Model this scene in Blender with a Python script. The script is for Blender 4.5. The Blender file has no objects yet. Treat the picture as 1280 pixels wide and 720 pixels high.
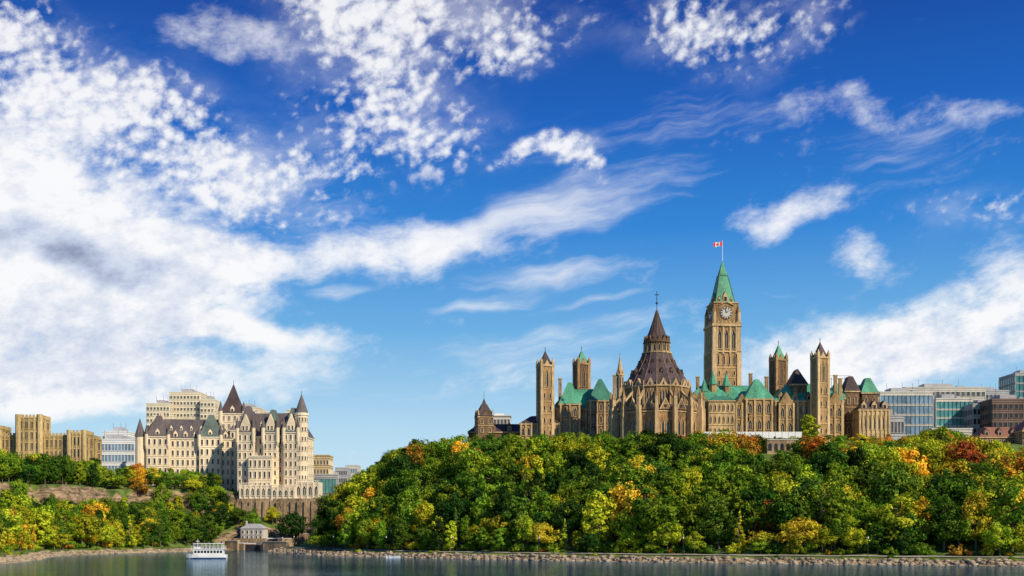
import bpy, math, random, numpy as np, bmesh
from contextlib import contextmanager
rnd=random.Random(7); rng=np.random.default_rng(7)
F=1422.2; CAMH=8.0
# survey readings (bearing / elevation marks) -> metres on site for a given distance
def X(b,d): return (b-640)*d/F
def Z(e,d): return CAMH+(668-e)*d/F
scene=bpy.context.scene
COL=scene.collection
# ------------------------------------------------------------------ materials
def nd(nt,t,**kw):
    n=nt.nodes.new(t)
    for k,v in kw.items(): setattr(n,k,v)
    return n
def mk(name,col,rough=.8,var=.35,s1=.12,s2=1.3,bump=.25,metal=0,streak=True,spec=.3):
    m=bpy.data.materials.new(name); m.use_nodes=True; nt=m.node_tree; L=nt.links
    bs=nt.nodes['Principled BSDF']; bs.inputs['Roughness'].default_value=rough
    bs.inputs['Metallic'].default_value=metal
    bs.inputs['Specular IOR Level'].default_value=spec
    g=nd(nt,'ShaderNodeNewGeometry'); mp=nd(nt,'ShaderNodeMapping')
    mp.inputs['Scale'].default_value=(1,1,.35 if streak else 1)
    L.new(g.outputs['Position'],mp.inputs['Vector'])
    a=nd(nt,'ShaderNodeTexNoise'); a.inputs['Scale'].default_value=s1; a.inputs['Detail'].default_value=4
    b=nd(nt,'ShaderNodeTexNoise'); b.inputs['Scale'].default_value=s2; b.inputs['Detail'].default_value=3; b.inputs['Roughness'].default_value=.7
    L.new(mp.outputs[0],a.inputs['Vector']); L.new(mp.outputs[0],b.inputs['Vector'])
    ad=nd(nt,'ShaderNodeMath',operation='ADD'); L.new(a.outputs[0],ad.inputs[0]); L.new(b.outputs[0],ad.inputs[1])
    r=nd(nt,'ShaderNodeMapRange'); r.inputs[1].default_value=.72; r.inputs[2].default_value=1.28
    L.new(ad.outputs[0],r.inputs[0])
    mx=nd(nt,'ShaderNodeMix',data_type='RGBA'); L.new(r.outputs[0],mx.inputs[0])
    mx.inputs[6].default_value=(*[c*(1-var) for c in col],1)
    mx.inputs[7].default_value=(*[min(1,c*(1+var)) for c in col],1)
    L.new(mx.outputs[2],bs.inputs['Base Color'])
    if bump:
        bp=nd(nt,'ShaderNodeBump'); bp.inputs['Strength'].default_value=bump; bp.inputs['Distance'].default_value=.3
        L.new(b.outputs[0],bp.inputs['Height']); L.new(bp.outputs[0],bs.inputs['Normal'])
    return m
M={}
M['stone']=mk('parliament_sandstone',(.33,.205,.095),.9,.65)
M['stonel']=mk('parliament_trim_stone',(.50,.355,.185),.9,.45)
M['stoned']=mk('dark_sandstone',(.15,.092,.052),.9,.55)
M['lstone']=mk('library_sandstone',(.31,.19,.088),.9,.65)
M['copper']=mk('green_copper_roof',(.075,.30,.18),.6,.5,.2,2.0,.1)
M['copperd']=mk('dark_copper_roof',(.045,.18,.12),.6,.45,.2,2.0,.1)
M['slate']=mk('dark_slate_roof',(.065,.045,.045),.7,.5,.2,2.0,.2)
M['libroof']=mk('library_roof_slate',(.075,.050,.055),.65,.55,.25,2.0,.2)
M['lime']=mk('pale_limestone',(.74,.615,.43),.85,.2)
M['limed']=mk('limestone_trim',(.80,.70,.53),.85,.12)
M['croof']=mk('chateau_roof',(.115,.095,.095),.7,.5,.2,2.0,.2)
M['croofg']=mk('chateau_roof_patina',(.12,.16,.14),.7,.4,.2,2.0,.2)
M['conn']=mk('golden_sandstone',(.50,.37,.17),.9,.4)
M['conc']=mk('pale_concrete',(.56,.53,.47),.85,.15)
M['concb']=mk('beige_concrete',(.74,.66,.50),.85,.12)
M['cong']=mk('grey_concrete',(.38,.38,.39),.85,.2)
M['brown']=mk('brown_brick',(.18,.12,.10),.9,.3)
M['redroof']=mk('rust_roof',(.24,.11,.075),.8,.3)
M['white']=mk('white_paint',(.78,.78,.77),.45,.05,bump=0)
M['black']=mk('dark_metal',(.03,.03,.035),.5,.2,bump=0)
M['steel']=mk('steel_rail',(.35,.36,.38),.45,.2,bump=0)
M['glass']=mk('dark_window_glass',(.022,.024,.028),.2,.6,.5,1.0,0,spec=.5)
M['glassw']=mk('grey_window_glass',(.09,.09,.095),.25,.6,.5,1.0,0,spec=.5)
M['glassb']=mk('blue_curtain_glass',(.16,.26,.36),.15,.6,.08,.5,0,spec=.7)
M['glasst']=mk('teal_curtain_glass',(.07,.27,.27),.15,.6,.08,.5,0,spec=.7)
M['red']=mk('red_cloth',(.65,.02,.02),.7,.1,bump=0)
M['wcloth']=mk('white_cloth',(.8,.8,.8),.7,.03,bump=0)
M['clock']=mk('clock_face_white',(.50,.48,.43),.5,.08,bump=0)
M['rock']=mk('shore_rock',(.33,.26,.175),.95,.6,.3,2.5,.5)
M['pave']=mk('path_paving',(.38,.34,.28),.9,.2)
M['retain']=mk('retaining_wall_stone',(.30,.215,.13),.9,.65,.25,1.2,.6)
M['hullb']=mk('hull_blue',(.02,.05,.14),.35,.1,bump=0)
# ------------------------------------------------------------------ mesh builder
class Bld:
    def __init__(s,name,x,y,z=0): s.name=name; s.o=(x,y,z); s.parts={}; s.T=[(0.,0.,0.)]
    @contextmanager
    def at(s,x,y,deg=0):
        ox,oy,a=s.T[-1]; c,n=math.cos(a),math.sin(a)
        s.T.append((ox+c*x-n*y, oy+n*x+c*y, a+math.radians(deg)))
        yield s
        s.T.pop()
    def add(s,part,mat,vs,fs):
        ox,oy,a=s.T[-1]; c,n=math.cos(a),math.sin(a)
        p=s.parts.setdefault((part,mat),([],[])); k=len(p[0])
        p[0].extend([(ox+c*x-n*y-s.o[0], oy+n*x+c*y-s.o[1], z-s.o[2]) for x,y,z in vs])
        p[1].extend([tuple(i+k for i in f) for f in fs])
    def rf(s,part,mat,x0,x1,y0,y1,z0,z1,dx=0,dy=None):
        dy=dx if dy is None else dy
        v=[(x0,y0,z0),(x1,y0,z0),(x1,y1,z0),(x0,y1,z0),(x0+dx,y0+dy,z1),(x1-dx,y0+dy,z1),(x1-dx,y1-dy,z1),(x0+dx,y1-dy,z1)]
        s.add(part,mat,v,[(0,3,2,1),(4,5,6,7),(0,1,5,4),(1,2,6,5),(2,3,7,6),(3,0,4,7)])
    def box(s,part,mat,x0,x1,y0,y1,z0,z1): s.rf(part,mat,x0,x1,y0,y1,z0,z1)
    def ng(s,part,mat,x,y,z0,z1,r0,r1,n=8,rot=0):
        v=[];
        for r,z in ((r0,z0),(r1,z1)):
            for i in range(n):
                a=math.radians(rot)+2*math.pi*i/n; v.append((x+r*math.cos(a),y+r*math.sin(a),z))
        f=[(i,(i+1)%n,n+(i+1)%n,n+i) for i in range(n)]+[tuple(range(n))[::-1],tuple(range(n,2*n))]
        s.add(part,mat,v,f)
    def prism(s,part,mat,pts,y0,y1):
        n=len(pts); v=[(x,y0,z) for x,z in pts]+[(x,y1,z) for x,z in pts]
        s.add(part,mat,v,[tuple(range(n)),tuple(range(n,2*n))[::-1]]+[(i,i+n,(i+1)%n+n,(i+1)%n) for i in range(n)])
    def beam(s,part,mat,p,q,w):
        p=np.array(p,float); q=np.array(q,float); d=q-p; d/=np.linalg.norm(d)
        a=np.cross(d,(0,0,1) if abs(d[2])<.95 else (1,0,0)); a/=np.linalg.norm(a); b=np.cross(d,a)
        v=[tuple(o+a*w/2*i+b*w/2*j) for o in (p,q) for i,j in ((-1,-1),(1,-1),(1,1),(-1,1))]
        s.add(part,mat,v,[(0,1,2,3),(7,6,5,4),(0,4,5,1),(1,5,6,2),(2,6,7,3),(3,7,4,0)])
    def done(s):
        e=bpy.data.objects.new(s.name,None); e.location=s.o; e.empty_display_size=2; COL.objects.link(e)
        for (part,mat),(v,f) in s.parts.items():
            me=bpy.data.meshes.new(part); me.from_pydata(v,[],f)
            bm=bmesh.new(); bm.from_mesh(me); bmesh.ops.recalc_face_normals(bm,faces=bm.faces); bm.to_mesh(me); bm.free()
            me.materials.append(M[mat]); o=bpy.data.objects.new(part,me); COL.objects.link(o); o.parent=e
        return e
def win(B,cx,z,w,h,pointed,glass,trim,mull=True):
    j=.16+.05*w; d=.3
    if pointed:
        hs=h*.68
        B.prism('windows',glass,[(cx-w/2,z),(cx+w/2,z),(cx+w/2,z+hs),(cx,z+h),(cx-w/2,z+hs)],-.05,.05)
        B.prism('window_trim',trim,[(cx-w/2-j,z+hs),(cx-w/2,z+hs),(cx,z+h),(cx,z+h+j*1.6)],-d,.02)
        B.prism('window_trim',trim,[(cx+w/2,z+hs),(cx+w/2+j,z+hs),(cx,z+h+j*1.6),(cx,z+h)],-d,.02)
    else:
        hs=h
        B.box('windows',glass,cx-w/2,cx+w/2,-.05,.05,z,z+h)
        B.box('window_trim',trim,cx-w/2-j,cx+w/2+j,-d,.02,z+h,z+h+j*1.2)
    B.box('window_trim',trim,cx-w/2-j,cx-w/2,-d+.04,.02,z,z+hs)
    B.box('window_trim',trim,cx+w/2,cx+w/2+j,-d+.04,.02,z,z+hs)
    B.box('window_trim',trim,cx-w/2-j,cx+w/2+j,-d-.08,.02,z-j,z)
    if mull and w>1.1:
        B.box('window_trim',trim,cx-.08,cx+.08,-.2,.02,z,z+hs)
def facade(B,xa,ya,xb,yb,z0,z1,floors,bays,ww=.45,wh=.6,pointed=False,glass='glass',trim='stonel',butt=0,course=True,mull=True):
    L=math.hypot(xb-xa,yb-ya)
    with B.at(xa,ya,math.degrees(math.atan2(yb-ya,xb-xa))):
        fh=(z1-z0)/floors; bw=L/bays
        for f in range(floors):
            for b in range(bays):
                win(B,(b+.5)*bw,z0+f*fh+fh*(1-wh)*.45,bw*ww,fh*wh,pointed,glass,trim,mull)
            if course: B.box('string_courses',trim,.05,L-.05,-.22,.01,z0+(f+1)*fh-.2,z0+(f+1)*fh+.08)
        if butt:
            for b in range(bays+1):
                x=min(max(b*bw,.45),L-.45)
                B.rf('buttresses',trim,x-.4,x+.4,-butt,.012,z0-2,z1+.6,.02,0.0)
def dormer(B,x,y,z,w,h,rh,wall,roof,depth=3.5,glass='glass',trim='stonel'):
    """dormer facing -y with its front wall at y"""
    B.box('dormers',wall,x-w/2,x+w/2,y,y+depth,z,z+h)
    B.prism('dormer_gables',wall,[(x-w/2,z+h),(x+w/2,z+h),(x,z+h+rh)],y,y+.3)
    for s in (-1,1):
        B.add('dormer_roofs',roof,[(x+s*(w/2+.25),y+.05,z+h-.2),(x,y+.05,z+h+rh+.15),(x,y+depth+rh*.4,z+h+rh+.15),(x+s*(w/2+.25),y+depth,z+h-.2)],[(0,1,2,3)])
    with B.at(0,y):
        win(B,x,z+h*.12,w*.5,h*.8,False,glass,trim,False)
def hip(B,x0,x1,y0,y1,z0,z1,ins,roof,ridge=None,part='roof'):
    B.rf(part,roof,x0-.5,x1+.5,y0-.5,y1+.5,z0,z1,ins,min(ins,(y1-y0)/2+.3))
def tower4(B,w,z0,z1,rz,wall,trim,roof,bel=.28,floors=5,pin=True,inset=.12):
    """gothic square tower centred on the current frame"""
    h=w/2
    B.box('tower_shaft',wall,-h,h,-h,h,z0,z1)
    bz=z1-(z1-z0)*bel
    for k in range(4):
        with B.at(0,0,90*k):
            facade(B,-h,-h,h,-h,z0,bz,floors,2,.26,.45,True,'glass',trim,0,True,False)
            facade(B,-h,-h,h,-h,bz,z1-1,1,3,.42,.82,True,'glass',trim,0,False,False)
            B.box('cornice',trim,-h-.35,h+.35,-h-.4,-h+.01,z1-.7,z1+.1)
            c=w*.16
            B.box('corner_buttress',trim,-h-.3,-h+c,-h-.31,-h+c,z0,z1-.75)
            if pin:
                B.box('pinnacles',trim,-h-.35,-h+c*.8,-h-.36,-h+c*.8,z1+.1,z1+1.4)
                B.rf('pinnacles',trim,-h-.35,-h+c*.8,-h-.36,-h+c*.8,z1+1.4,z1+3.2,c*.55)
            B.prism('roof_gables',trim,[(-w*.22,z1),(w*.22,z1),(0,z1+w*.42)],-h+.25,-h+.9)
    B.rf('tower_roof',roof,-h+.3,h-.3,-h+.3,h-.3,z1,z1+(rz-z1)*.55,h*.48)
    q=h-.3-h*.48
    B.rf('tower_roof',roof,-q,q,-q,q,z1+(rz-z1)*.55,rz,q-.12)
    B.box('finial','black',-.1,.1,-.1,.1,rz,rz+1.8)
# ------------------------------------------------------------------ terrain
SH=np.array([(-9000,150),(-600,160),(-300,236),(-150,292),(-138,307),(-150,360),(-170,421),(-165,470),(-150,517),(-143,575),(-118,578),(-111,517),(-74,437),(-39,392),(0,355),(58,316),(128,284),(250,262),(600,240),(9000,240)],float)
CA=np.array([(-130,570),(-110,600),(-80,645),(-58,710),(-50,900)],float)
def segd(px,py,P):
    best=np.full(px.shape,1e9)
    for (x0,y0),(x1,y1) in zip(P[:-1],P[1:]):
        dx,dy=x1-x0,y1-y0; t=np.clip(((px-x0)*dx+(py-y0)*dy)/(dx*dx+dy*dy),0,1)
        best=np.minimum(best,np.hypot(px-x0-t*dx,py-y0-t*dy))
    return best
def sdist(px,py):
    d=segd(px,py,SH); poly=np.vstack([SH,[(9000,20000),(-9000,20000)]])
    ins=np.zeros(px.shape,bool); n=len(poly)
    for i in range(n):
        x0,y0=poly[i]; x1,y1=poly[(i+1)%n]
        c=((y0>py)!=(y1>py)); 
        with np.errstate(divide='ignore',invalid='ignore'):
            xi=(x1-x0)*(py-y0)/(y1-y0 if y1!=y0 else 1e-9)+x0
        ins^=(c&(px<xi))
    return np.where(ins,d,-d)
def ss(e): e=np.clip(e,0,1); return e*e*(3-2*e)
def axis_x(y): return np.interp(y,[500,570,600,645,710,900],[-130,-130,-110,-80,-58,-50])
def HT(x,y,full=False):
    x=np.asarray(x,float); y=np.asarray(y,float)
    s=sdist(x,y)+.8*np.sin(x*.35)*np.sin(y*.3+x*.1); dc=segd(x,y,CA)
    right=x>axis_x(y)
    bank=np.interp(s,[-12,0,3.5,7,16],[-4,-.2,1.5,1.8,2.7])
    q=np.minimum(s,dc+2)
    W=np.clip(80+.6*x,52,260)
    e=np.clip((q-14)/W,0,1); eR=(.5*e+.5*ss(e))*44.3
    ql=np.minimum(s,dc); ql=ql+20*ss((y-583)/14)*ss((ql-6)/6)
    wob=4*np.sin(x*.09)+3*np.sin(x*.21+y*.05)+1.3*np.sin(x*.7+y*.4)
    eL=np.interp(ql+wob*ss((ql-20)/20),[12,30,48,53,57.5,95],[0,7,14,17,28,32])
    n=.5*np.sin(x*.13+1)*np.sin(y*.11)+.35*np.sin(x*.31)*np.sin(y*.27+2)
    z=bank+np.where(right,eR,eL)+n*ss((s-8)/12)
    near=7*ss((30-y)/26)
    z=np.where(y<60,np.maximum(z,near-1.0*(y>26)),z)
    if full: return z,s,dc,right
    return z
def axis(a,b,st,far):
    c=[a-far*((i/12)**2.2) for i in range(12,0,-1)]; f=list(np.arange(a,b,st)); d=[b+far*((i/12)**2.2) for i in range(0,13)]
    return np.array(c+f+d)
gx=axis(-330,330,2.2,9000); gy=axis(250,700,2.2,9000)
GX,GY=np.meshgrid(gx,gy); GZ=HT(GX,GY)
nx,ny=len(gx),len(gy)
V=np.stack([GX.ravel(),GY.ravel(),GZ.ravel()],1)
idx=np.arange(nx*ny).reshape(ny,nx)
Fq=np.stack([idx[:-1,:-1].ravel(),idx[:-1,1:].ravel(),idx[1:,1:].ravel(),idx[1:,:-1].ravel()],1)
def npmesh(name,V,Fc,smooth=False,mi=None):
    me=bpy.data.meshes.new(name); k=Fc.shape[1]
    me.vertices.add(len(V)); me.vertices.foreach_set('co',np.asarray(V,np.float32).ravel())
    me.loops.add(Fc.size); me.loops.foreach_set('vertex_index',Fc.astype(np.int32).ravel())
    me.polygons.add(len(Fc)); me.polygons.foreach_set('loop_start',(np.arange(len(Fc))*k).astype(np.int32))
    me.polygons.foreach_set('loop_total',np.full(len(Fc),k,np.int32))
    if smooth: me.polygons.foreach_set('use_smooth',np.ones(len(Fc),bool))
    if mi is not None: me.polygons.foreach_set('material_index',mi.astype(np.int32))
    me.update(calc_edges=True); me.validate(); return me
def obj(name,me,*mats,parent=None):
    for m in mats: me.materials.append(m)
    o=bpy.data.objects.new(name,me); COL.objects.link(o)
    if parent: o.parent=parent
    return o
def terrain_mat():
    m=bpy.data.materials.new('ground_grass_rock'); m.use_nodes=True; nt=m.node_tree; L=nt.links
    bs=nt.nodes['Principled BSDF']; bs.inputs['Roughness'].default_value=.95
    g=nd(nt,'ShaderNodeNewGeometry'); n1=nd(nt,'ShaderNodeTexNoise'); n1.inputs['Scale'].default_value=.15; n1.inputs['Detail'].default_value=6
    L.new(g.outputs['Position'],n1.inputs['Vector'])
    cr=nd(nt,'ShaderNodeValToRGB'); e=cr.color_ramp; e.elements[0].position=.35; e.elements[0].color=(.05,.09,.015,1); e.elements[1].position=.62; e.elements[1].color=(.17,.25,.03,1)
    L.new(n1.outputs[0],cr.inputs[0])
    mp=nd(nt,'ShaderNodeMapping'); mp.inputs['Scale'].default_value=(.6,.6,2.0); L.new(g.outputs['Position'],mp.inputs[0])
    n2=nd(nt,'ShaderNodeTexNoise'); n2.inputs['Scale'].default_value=.4; n2.inputs['Detail'].default_value=6; n2.inputs['Roughness'].default_value=.65; L.new(mp.outputs[0],n2.inputs['Vector'])
    rr=nd(nt,'ShaderNodeValToRGB'); e=rr.color_ramp; e.elements[0].position=.38; e.elements[0].color=(.07,.05,.03,1); e.elements[1].position=.62; e.elements[1].color=(.44,.31,.18,1)
    L.new(n2.outputs[0],rr.inputs[0])
    sp=nd(nt,'ShaderNodeSeparateXYZ'); L.new(g.outputs['Normal'],sp.inputs[0])
    mr=nd(nt,'ShaderNodeMapRange'); mr.inputs[1].default_value=.84; mr.inputs[2].default_value=.74; L.new(sp.outputs['Z'],mr.inputs[0])
    ps=nd(nt,'ShaderNodeSeparateXYZ'); L.new(g.outputs['Position'],ps.inputs[0])
    lo=nd(nt,'ShaderNodeMapRange'); lo.inputs[1].default_value=1.6; lo.inputs[2].default_value=1.2; L.new(ps.outputs['Z'],lo.inputs[0])
    mxx=nd(nt,'ShaderNodeMath',operation='MAXIMUM'); L.new(mr.outputs[0],mxx.inputs[0]); L.new(lo.outputs[0],mxx.inputs[1])
    mx=nd(nt,'ShaderNodeMix',data_type='RGBA'); L.new(mxx.outputs[0],mx.inputs[0]); L.new(cr.outputs[0],mx.inputs[6]); L.new(rr.outputs[0],mx.inputs[7])
    L.new(mx.outputs[2],bs.inputs['Base Color'])
    bp=nd(nt,'ShaderNodeBump'); bp.inputs['Distance'].default_value=1.4; bp.inputs['Strength'].default_value=.9; L.new(n2.outputs[0],bp.inputs['Height']); L.new(bp.outputs[0],bs.inputs['Normal'])
    return m
obj('ground_terrain',npmesh('ground_terrain',V,Fq,True),terrain_mat())
# water: turbid blue-green body under a rippled reflecting surface
def water_mat():
    m=bpy.data.materials.new('river_water'); m.use_nodes=True; nt=m.node_tree; L=nt.links
    nt.nodes.remove(nt.nodes['Principled BSDF']); out=nt.nodes['Material Output']
    df=nd(nt,'ShaderNodeBsdfDiffuse'); df.inputs[0].default_value=(.035,.095,.16,1)
    gl=nd(nt,'ShaderNodeBsdfGlossy'); gl.inputs['Color'].default_value=(.62,.78,.92,1); gl.inputs['Roughness'].default_value=.07
    fr=nd(nt,'ShaderNodeFresnel'); fr.inputs['IOR'].default_value=1.33
    g=nd(nt,'ShaderNodeNewGeometry'); mp=nd(nt,'ShaderNodeMapping'); mp.inputs['Scale'].default_value=(.35,1,1); L.new(g.outputs['Position'],mp.inputs[0])
    a=nd(nt,'ShaderNodeTexNoise'); a.inputs['Scale'].default_value=.25; a.inputs['Detail'].default_value=5; a.inputs['Roughness'].default_value=.6; L.new(mp.outputs[0],a.inputs['Vector'])
    c=nd(nt,'ShaderNodeTexNoise'); c.inputs['Scale'].default_value=.02; c.inputs['Detail'].default_value=3; L.new(mp.outputs[0],c.inputs['Vector'])
    mr=nd(nt,'ShaderNodeMapRange'); mr.inputs[1].default_value=.35; mr.inputs[2].default_value=.65; mr.inputs[3].default_value=.15; mr.inputs[4].default_value=.6; L.new(c.outputs[0],mr.inputs[0])
    bp=nd(nt,'ShaderNodeBump'); bp.inputs['Distance'].default_value=.32; L.new(mr.outputs[0],bp.inputs['Strength']); L.new(a.outputs[0],bp.inputs['Height'])
    for n in (gl,fr): L.new(bp.outputs[0],n.inputs['Normal'])
    mx=nd(nt,'ShaderNodeMixShader'); L.new(fr.outputs[0],mx.inputs[0]); L.new(df.outputs[0],mx.inputs[1]); L.new(gl.outputs[0],mx.inputs[2]); L.new(mx.outputs[0],out.inputs[0])
    return m
obj('river_water',npmesh('river_water',np.array([(-9000,-9000,0),(9000,-9000,0),(9000,9000,0),(-9000,9000,0)]),np.array([[0,1,2,3]])),water_mat())
# shore rocks
phi=(1+5**.5)/2
ico=np.array([(-1,phi,0),(1,phi,0),(-1,-phi,0),(1,-phi,0),(0,-1,phi),(0,1,phi),(0,-1,-phi),(0,1,-phi),(phi,0,-1),(phi,0,1),(-phi,0,-1),(-phi,0,1)])/1.9
icf=np.array([(0,11,5),(0,5,1),(0,1,7),(0,7,10),(0,10,11),(1,5,9),(5,11,4),(11,10,2),(10,7,6),(7,1,8),(3,9,4),(3,4,2),(3,2,6),(3,6,8),(3,8,9),(4,9,5),(2,4,11),(6,2,10),(8,6,7),(9,8,1)])
def rocks(name,P,lo,hi):
    n=len(P); v=ico[None]*(1+rng.uniform(-.3,.3,(n,12,3))); sc=(lo+(hi-lo)*rng.random((n,1,1))**2.2)*np.array([1.2,1,.6])
    v=v*sc*(.8+.5*rng.random((n,1,3)))+P[:,None,:]
    f=icf[None]+(np.arange(n)*12)[:,None,None]
    obj(name,npmesh(name,v.reshape(-1,3),f.reshape(-1,3)),M['rock'])
cand=rng.uniform((-260,255),(260,585),(400000,2)); s_=sdist(cand[:,0],cand[:,1])
k=(s_>-1.4)&(s_<3.4)&~((cand[:,0]>-147)&(cand[:,0]<-112)&(cand[:,1]>540)); cand=cand[k][:11000]
rocks('shore_rocks',np.column_stack([cand,HT(cand[:,0],cand[:,1])+.05]),.15,.9)
# riverside path ribbon
pp=[]
S2=SH[11:18]
for (x0,y0),(x1,y1) in zip(S2[:-1],S2[1:]):
    for t in np.linspace(0,1,24,endpoint=False):
        nx_,ny_=-(y1-y0),(x1-x0); l=math.hypot(nx_,ny_); pp.append((x0+(x1-x0)*t,y0+(y1-y0)*t,nx_/l,ny_/l))
pv=[];pf=[]
for i,(x,y,a,b) in enumerate(pp):
    for o in (7.2,9.6):
        xx,yy=x+a*o,y+b*o; pv.append((xx,yy,float(HT(np.array([xx]),np.array([yy]))[0])+.25))
    if i: j=2*i; pf.append((j-2,j-1,j+1,j))
obj('riverside_path',npmesh('riverside_path',np.array(pv),np.array(pf)),M['pave'])
# ------------------------------------------------------------------ trees
def leafmat():
    m=bpy.data.materials.new('foliage'); m.use_nodes=True; nt=m.node_tree; L=nt.links
    nt.nodes.remove(nt.nodes['Principled BSDF']); out=nt.nodes['Material Output']
    oi=nd(nt,'ShaderNodeObjectInfo'); g=nd(nt,'ShaderNodeNewGeometry'); tc=nd(nt,'ShaderNodeTexCoord')
    n=nd(nt,'ShaderNodeTexNoise'); n.inputs['Scale'].default_value=.3; n.inputs['Detail'].default_value=1; L.new(tc.outputs['Object'],n.inputs['Vector'])
    ad=nd(nt,'ShaderNodeMath',operation='MULTIPLY_ADD'); L.new(g.outputs['Random Per Island'],ad.inputs[0]); ad.inputs[1].default_value=.8; L.new(n.outputs[0],ad.inputs[2])
    mr=nd(nt,'ShaderNodeMapRange'); mr.inputs[1].default_value=.4; mr.inputs[2].default_value=1.35; mr.inputs[3].default_value=.45; mr.inputs[4].default_value=1.7; L.new(ad.outputs[0],mr.inputs[0])
    hs=nd(nt,'ShaderNodeHueSaturation'); L.new(oi.outputs['Color'],hs.inputs['Color']); L.new(mr.outputs[0],hs.inputs['Value'])
    hm=nd(nt,'ShaderNodeMapRange'); hm.inputs[1].default_value=.3; hm.inputs[2].default_value=.7; hm.inputs[3].default_value=.525; hm.inputs[4].default_value=.47; L.new(n.outputs[0],hm.inputs[0]); L.new(hm.outputs[0],hs.inputs['Hue'])
    d=nd(nt,'ShaderNodeBsdfDiffuse'); t=nd(nt,'ShaderNodeBsdfTranslucent'); mx=nd(nt,'ShaderNodeMixShader'); mx.inputs[0].default_value=.22
    L.new(hs.outputs[0],d.inputs[0]); L.new(hs.outputs[0],t.inputs[0]); L.new(d.outputs[0],mx.inputs[1]); L.new(t.outputs[0],mx.inputs[2]); L.new(mx.outputs[0],out.inputs[0])
    return m
LEAF=leafmat(); BARK=mk('bark',(.16,.13,.10),.95,.4,.8,5,.4)
def unit(v): return v/np.linalg.norm(v,axis=-1,keepdims=True)
def cyl(p,q,r0,r1,n=6):
    p=np.array(p,float);q=np.array(q,float); d=unit(q-p); a=unit(np.cross(d,(0.3,1,0.1))); b=np.cross(d,a)
    an=np.arange(n)*2*np.pi/n; ring=np.cos(an)[:,None]*a+np.sin(an)[:,None]*b
    v=np.vstack([p+ring*r0,q+ring*r1]); f=np.array([(i,(i+1)%n,n+(i+1)%n,n+i) for i in range(n)]); return v,f
def make_tree(i,H,R,style,nc=34,nl=105,leaf=.40):
    r=np.random.default_rng(100+i); C=[];CR=[]
    base=.2*H if style!='shrub' else .02*H
    lob=r.uniform(.55,1.25,6)
    for k in range(nc):
        if style=='cone':
            t=(k+.5)/nc; z=base*.6+(H-base*.6)*t; rr=R*(1-t)*r.uniform(.5,1); a=r.uniform(0,6.28)
            C.append((rr*math.cos(a),rr*math.sin(a),z)); CR.append(R*.3*(1.15-t))
        elif style=='tall':
            t=(k+.5)/nc; z=base+(H-base)*t; rr=R*math.sin(math.pi*(.12+.82*t))**.7*r.uniform(.25,1.1); a=k*2.4
            C.append((rr*math.cos(a),rr*math.sin(a),z*.97)); CR.append(R*r.uniform(.25,.5))
        else:
            u=r.uniform(-.8,1); a=k*2.4+r.uniform(-.4,.4); f=r.uniform(.5,1.12); q=math.sqrt(max(0,1-u*u))
            l=lob[int((a%6.283)/6.284*6)]; asym=.55+.5*l
            zc=base+(H-base)*(.48+.5*u*f*(.72+.2*l)); 
            C.append((R*q*f*asym*math.cos(a)*.9,R*q*f*asym*math.sin(a)*.9,zc)); CR.append(R*r.uniform(.16,.40))
    C=np.array(C);CR=np.array(CR); mid=np.array([0,0,base+(H-base)*.4])
    vs=[];fs=[];mi=[];k=0
    for c,cr in zip(C,CR):
        n=int(nl*(cr/(R*.33))**1.5)
        sq=r.uniform(.75,1.35,3)*np.array([1,1,.7])
        dv=unit(r.normal(size=(n,3))); p=c+dv*cr*r.uniform(.35,1.2,(n,1))*sq
        nn=unit(dv*.7+unit(p-mid)*.5+r.normal(size=(n,3))*.42)
        t=unit(np.cross(nn,r.normal(size=(n,3)))); b=np.cross(nn,t); sz=leaf*r.uniform(.5,1.3,(n,1))
        q=np.stack([p+t*sz,p+b*sz*.7,p-t*sz,p-b*sz*.7],1).reshape(-1,3)
        vs.append(q); fs.append(np.arange(4*n).reshape(-1,4)+k); mi.append(np.zeros(n)); k+=4*n
    def addc(p,q,a,b):
        nonlocal k
        v,f=cyl(p,q,a,b); vs.append(v); fs.append(f+k); mi.append(np.ones(len(f))); k+=len(v)
    tr=.014*H+.05; bend=r.normal(size=2)*.3
    m=np.array([bend[0],bend[1],base+.25*H]); addc((0,0,-1.5),m,tr*1.3,tr*.8); tp=np.array([bend[0]*1.5,-bend[1],H*.8]); addc(m,tp,tr*.8,tr*.2)
    for j in r.choice(len(C),min(9,len(C)),replace=False):
        f=r.uniform(0,.8); s0=(m*(1-f)+tp*f).copy(); s0[2]=min(s0[2],C[j][2]); addc(s0,C[j],tr*.45,tr*.1)
    me=npmesh('tree_%s_%d'%(style,i),np.vstack(vs),np.vstack(fs),False,np.concatenate(mi))
    me.materials.append(LEAF); me.materials.append(BARK); return me,H
TR=[make_tree(0,14,5.8,'round',42,110),make_tree(1,14,5.2,'round',32),make_tree(2,14,3.6,'tall',26),make_tree(3,14,6.8,'round',46,110),
    make_tree(4,14,4.8,'round',26,90,.38),make_tree(5,14,2.7,'tall',24,90),make_tree(6,14,5.4,'round',38,100,.36),make_tree(10,14,6.0,'round',22,85,.36),make_tree(11,14,4.2,'tall',30,90,.36)]
CONE=[make_tree(7,15,3.2,'cone',34,90,.36)]
SHR=[make_tree(8,4,3.0,'shrub',18,100,.3),make_tree(9,4,2.6,'shrub',14,110,.3)]
PAL=dict(dk=(.024,.062,.012),g=(.070,.145,.016),m=(.15,.245,.018),yg=(.33,.38,.022),y=(.58,.42,.03),o=(.50,.24,.03),r=(.33,.10,.03))
def pick(pal):
    ks=list(pal); c=PAL[rnd.choices(ks,[pal[k] for k in ks])[0]]; f=rnd.uniform(.7,1.4)
    return (c[0]*f*rnd.uniform(.8,1.2),c[1]*f,c[2]*f,1)
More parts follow.
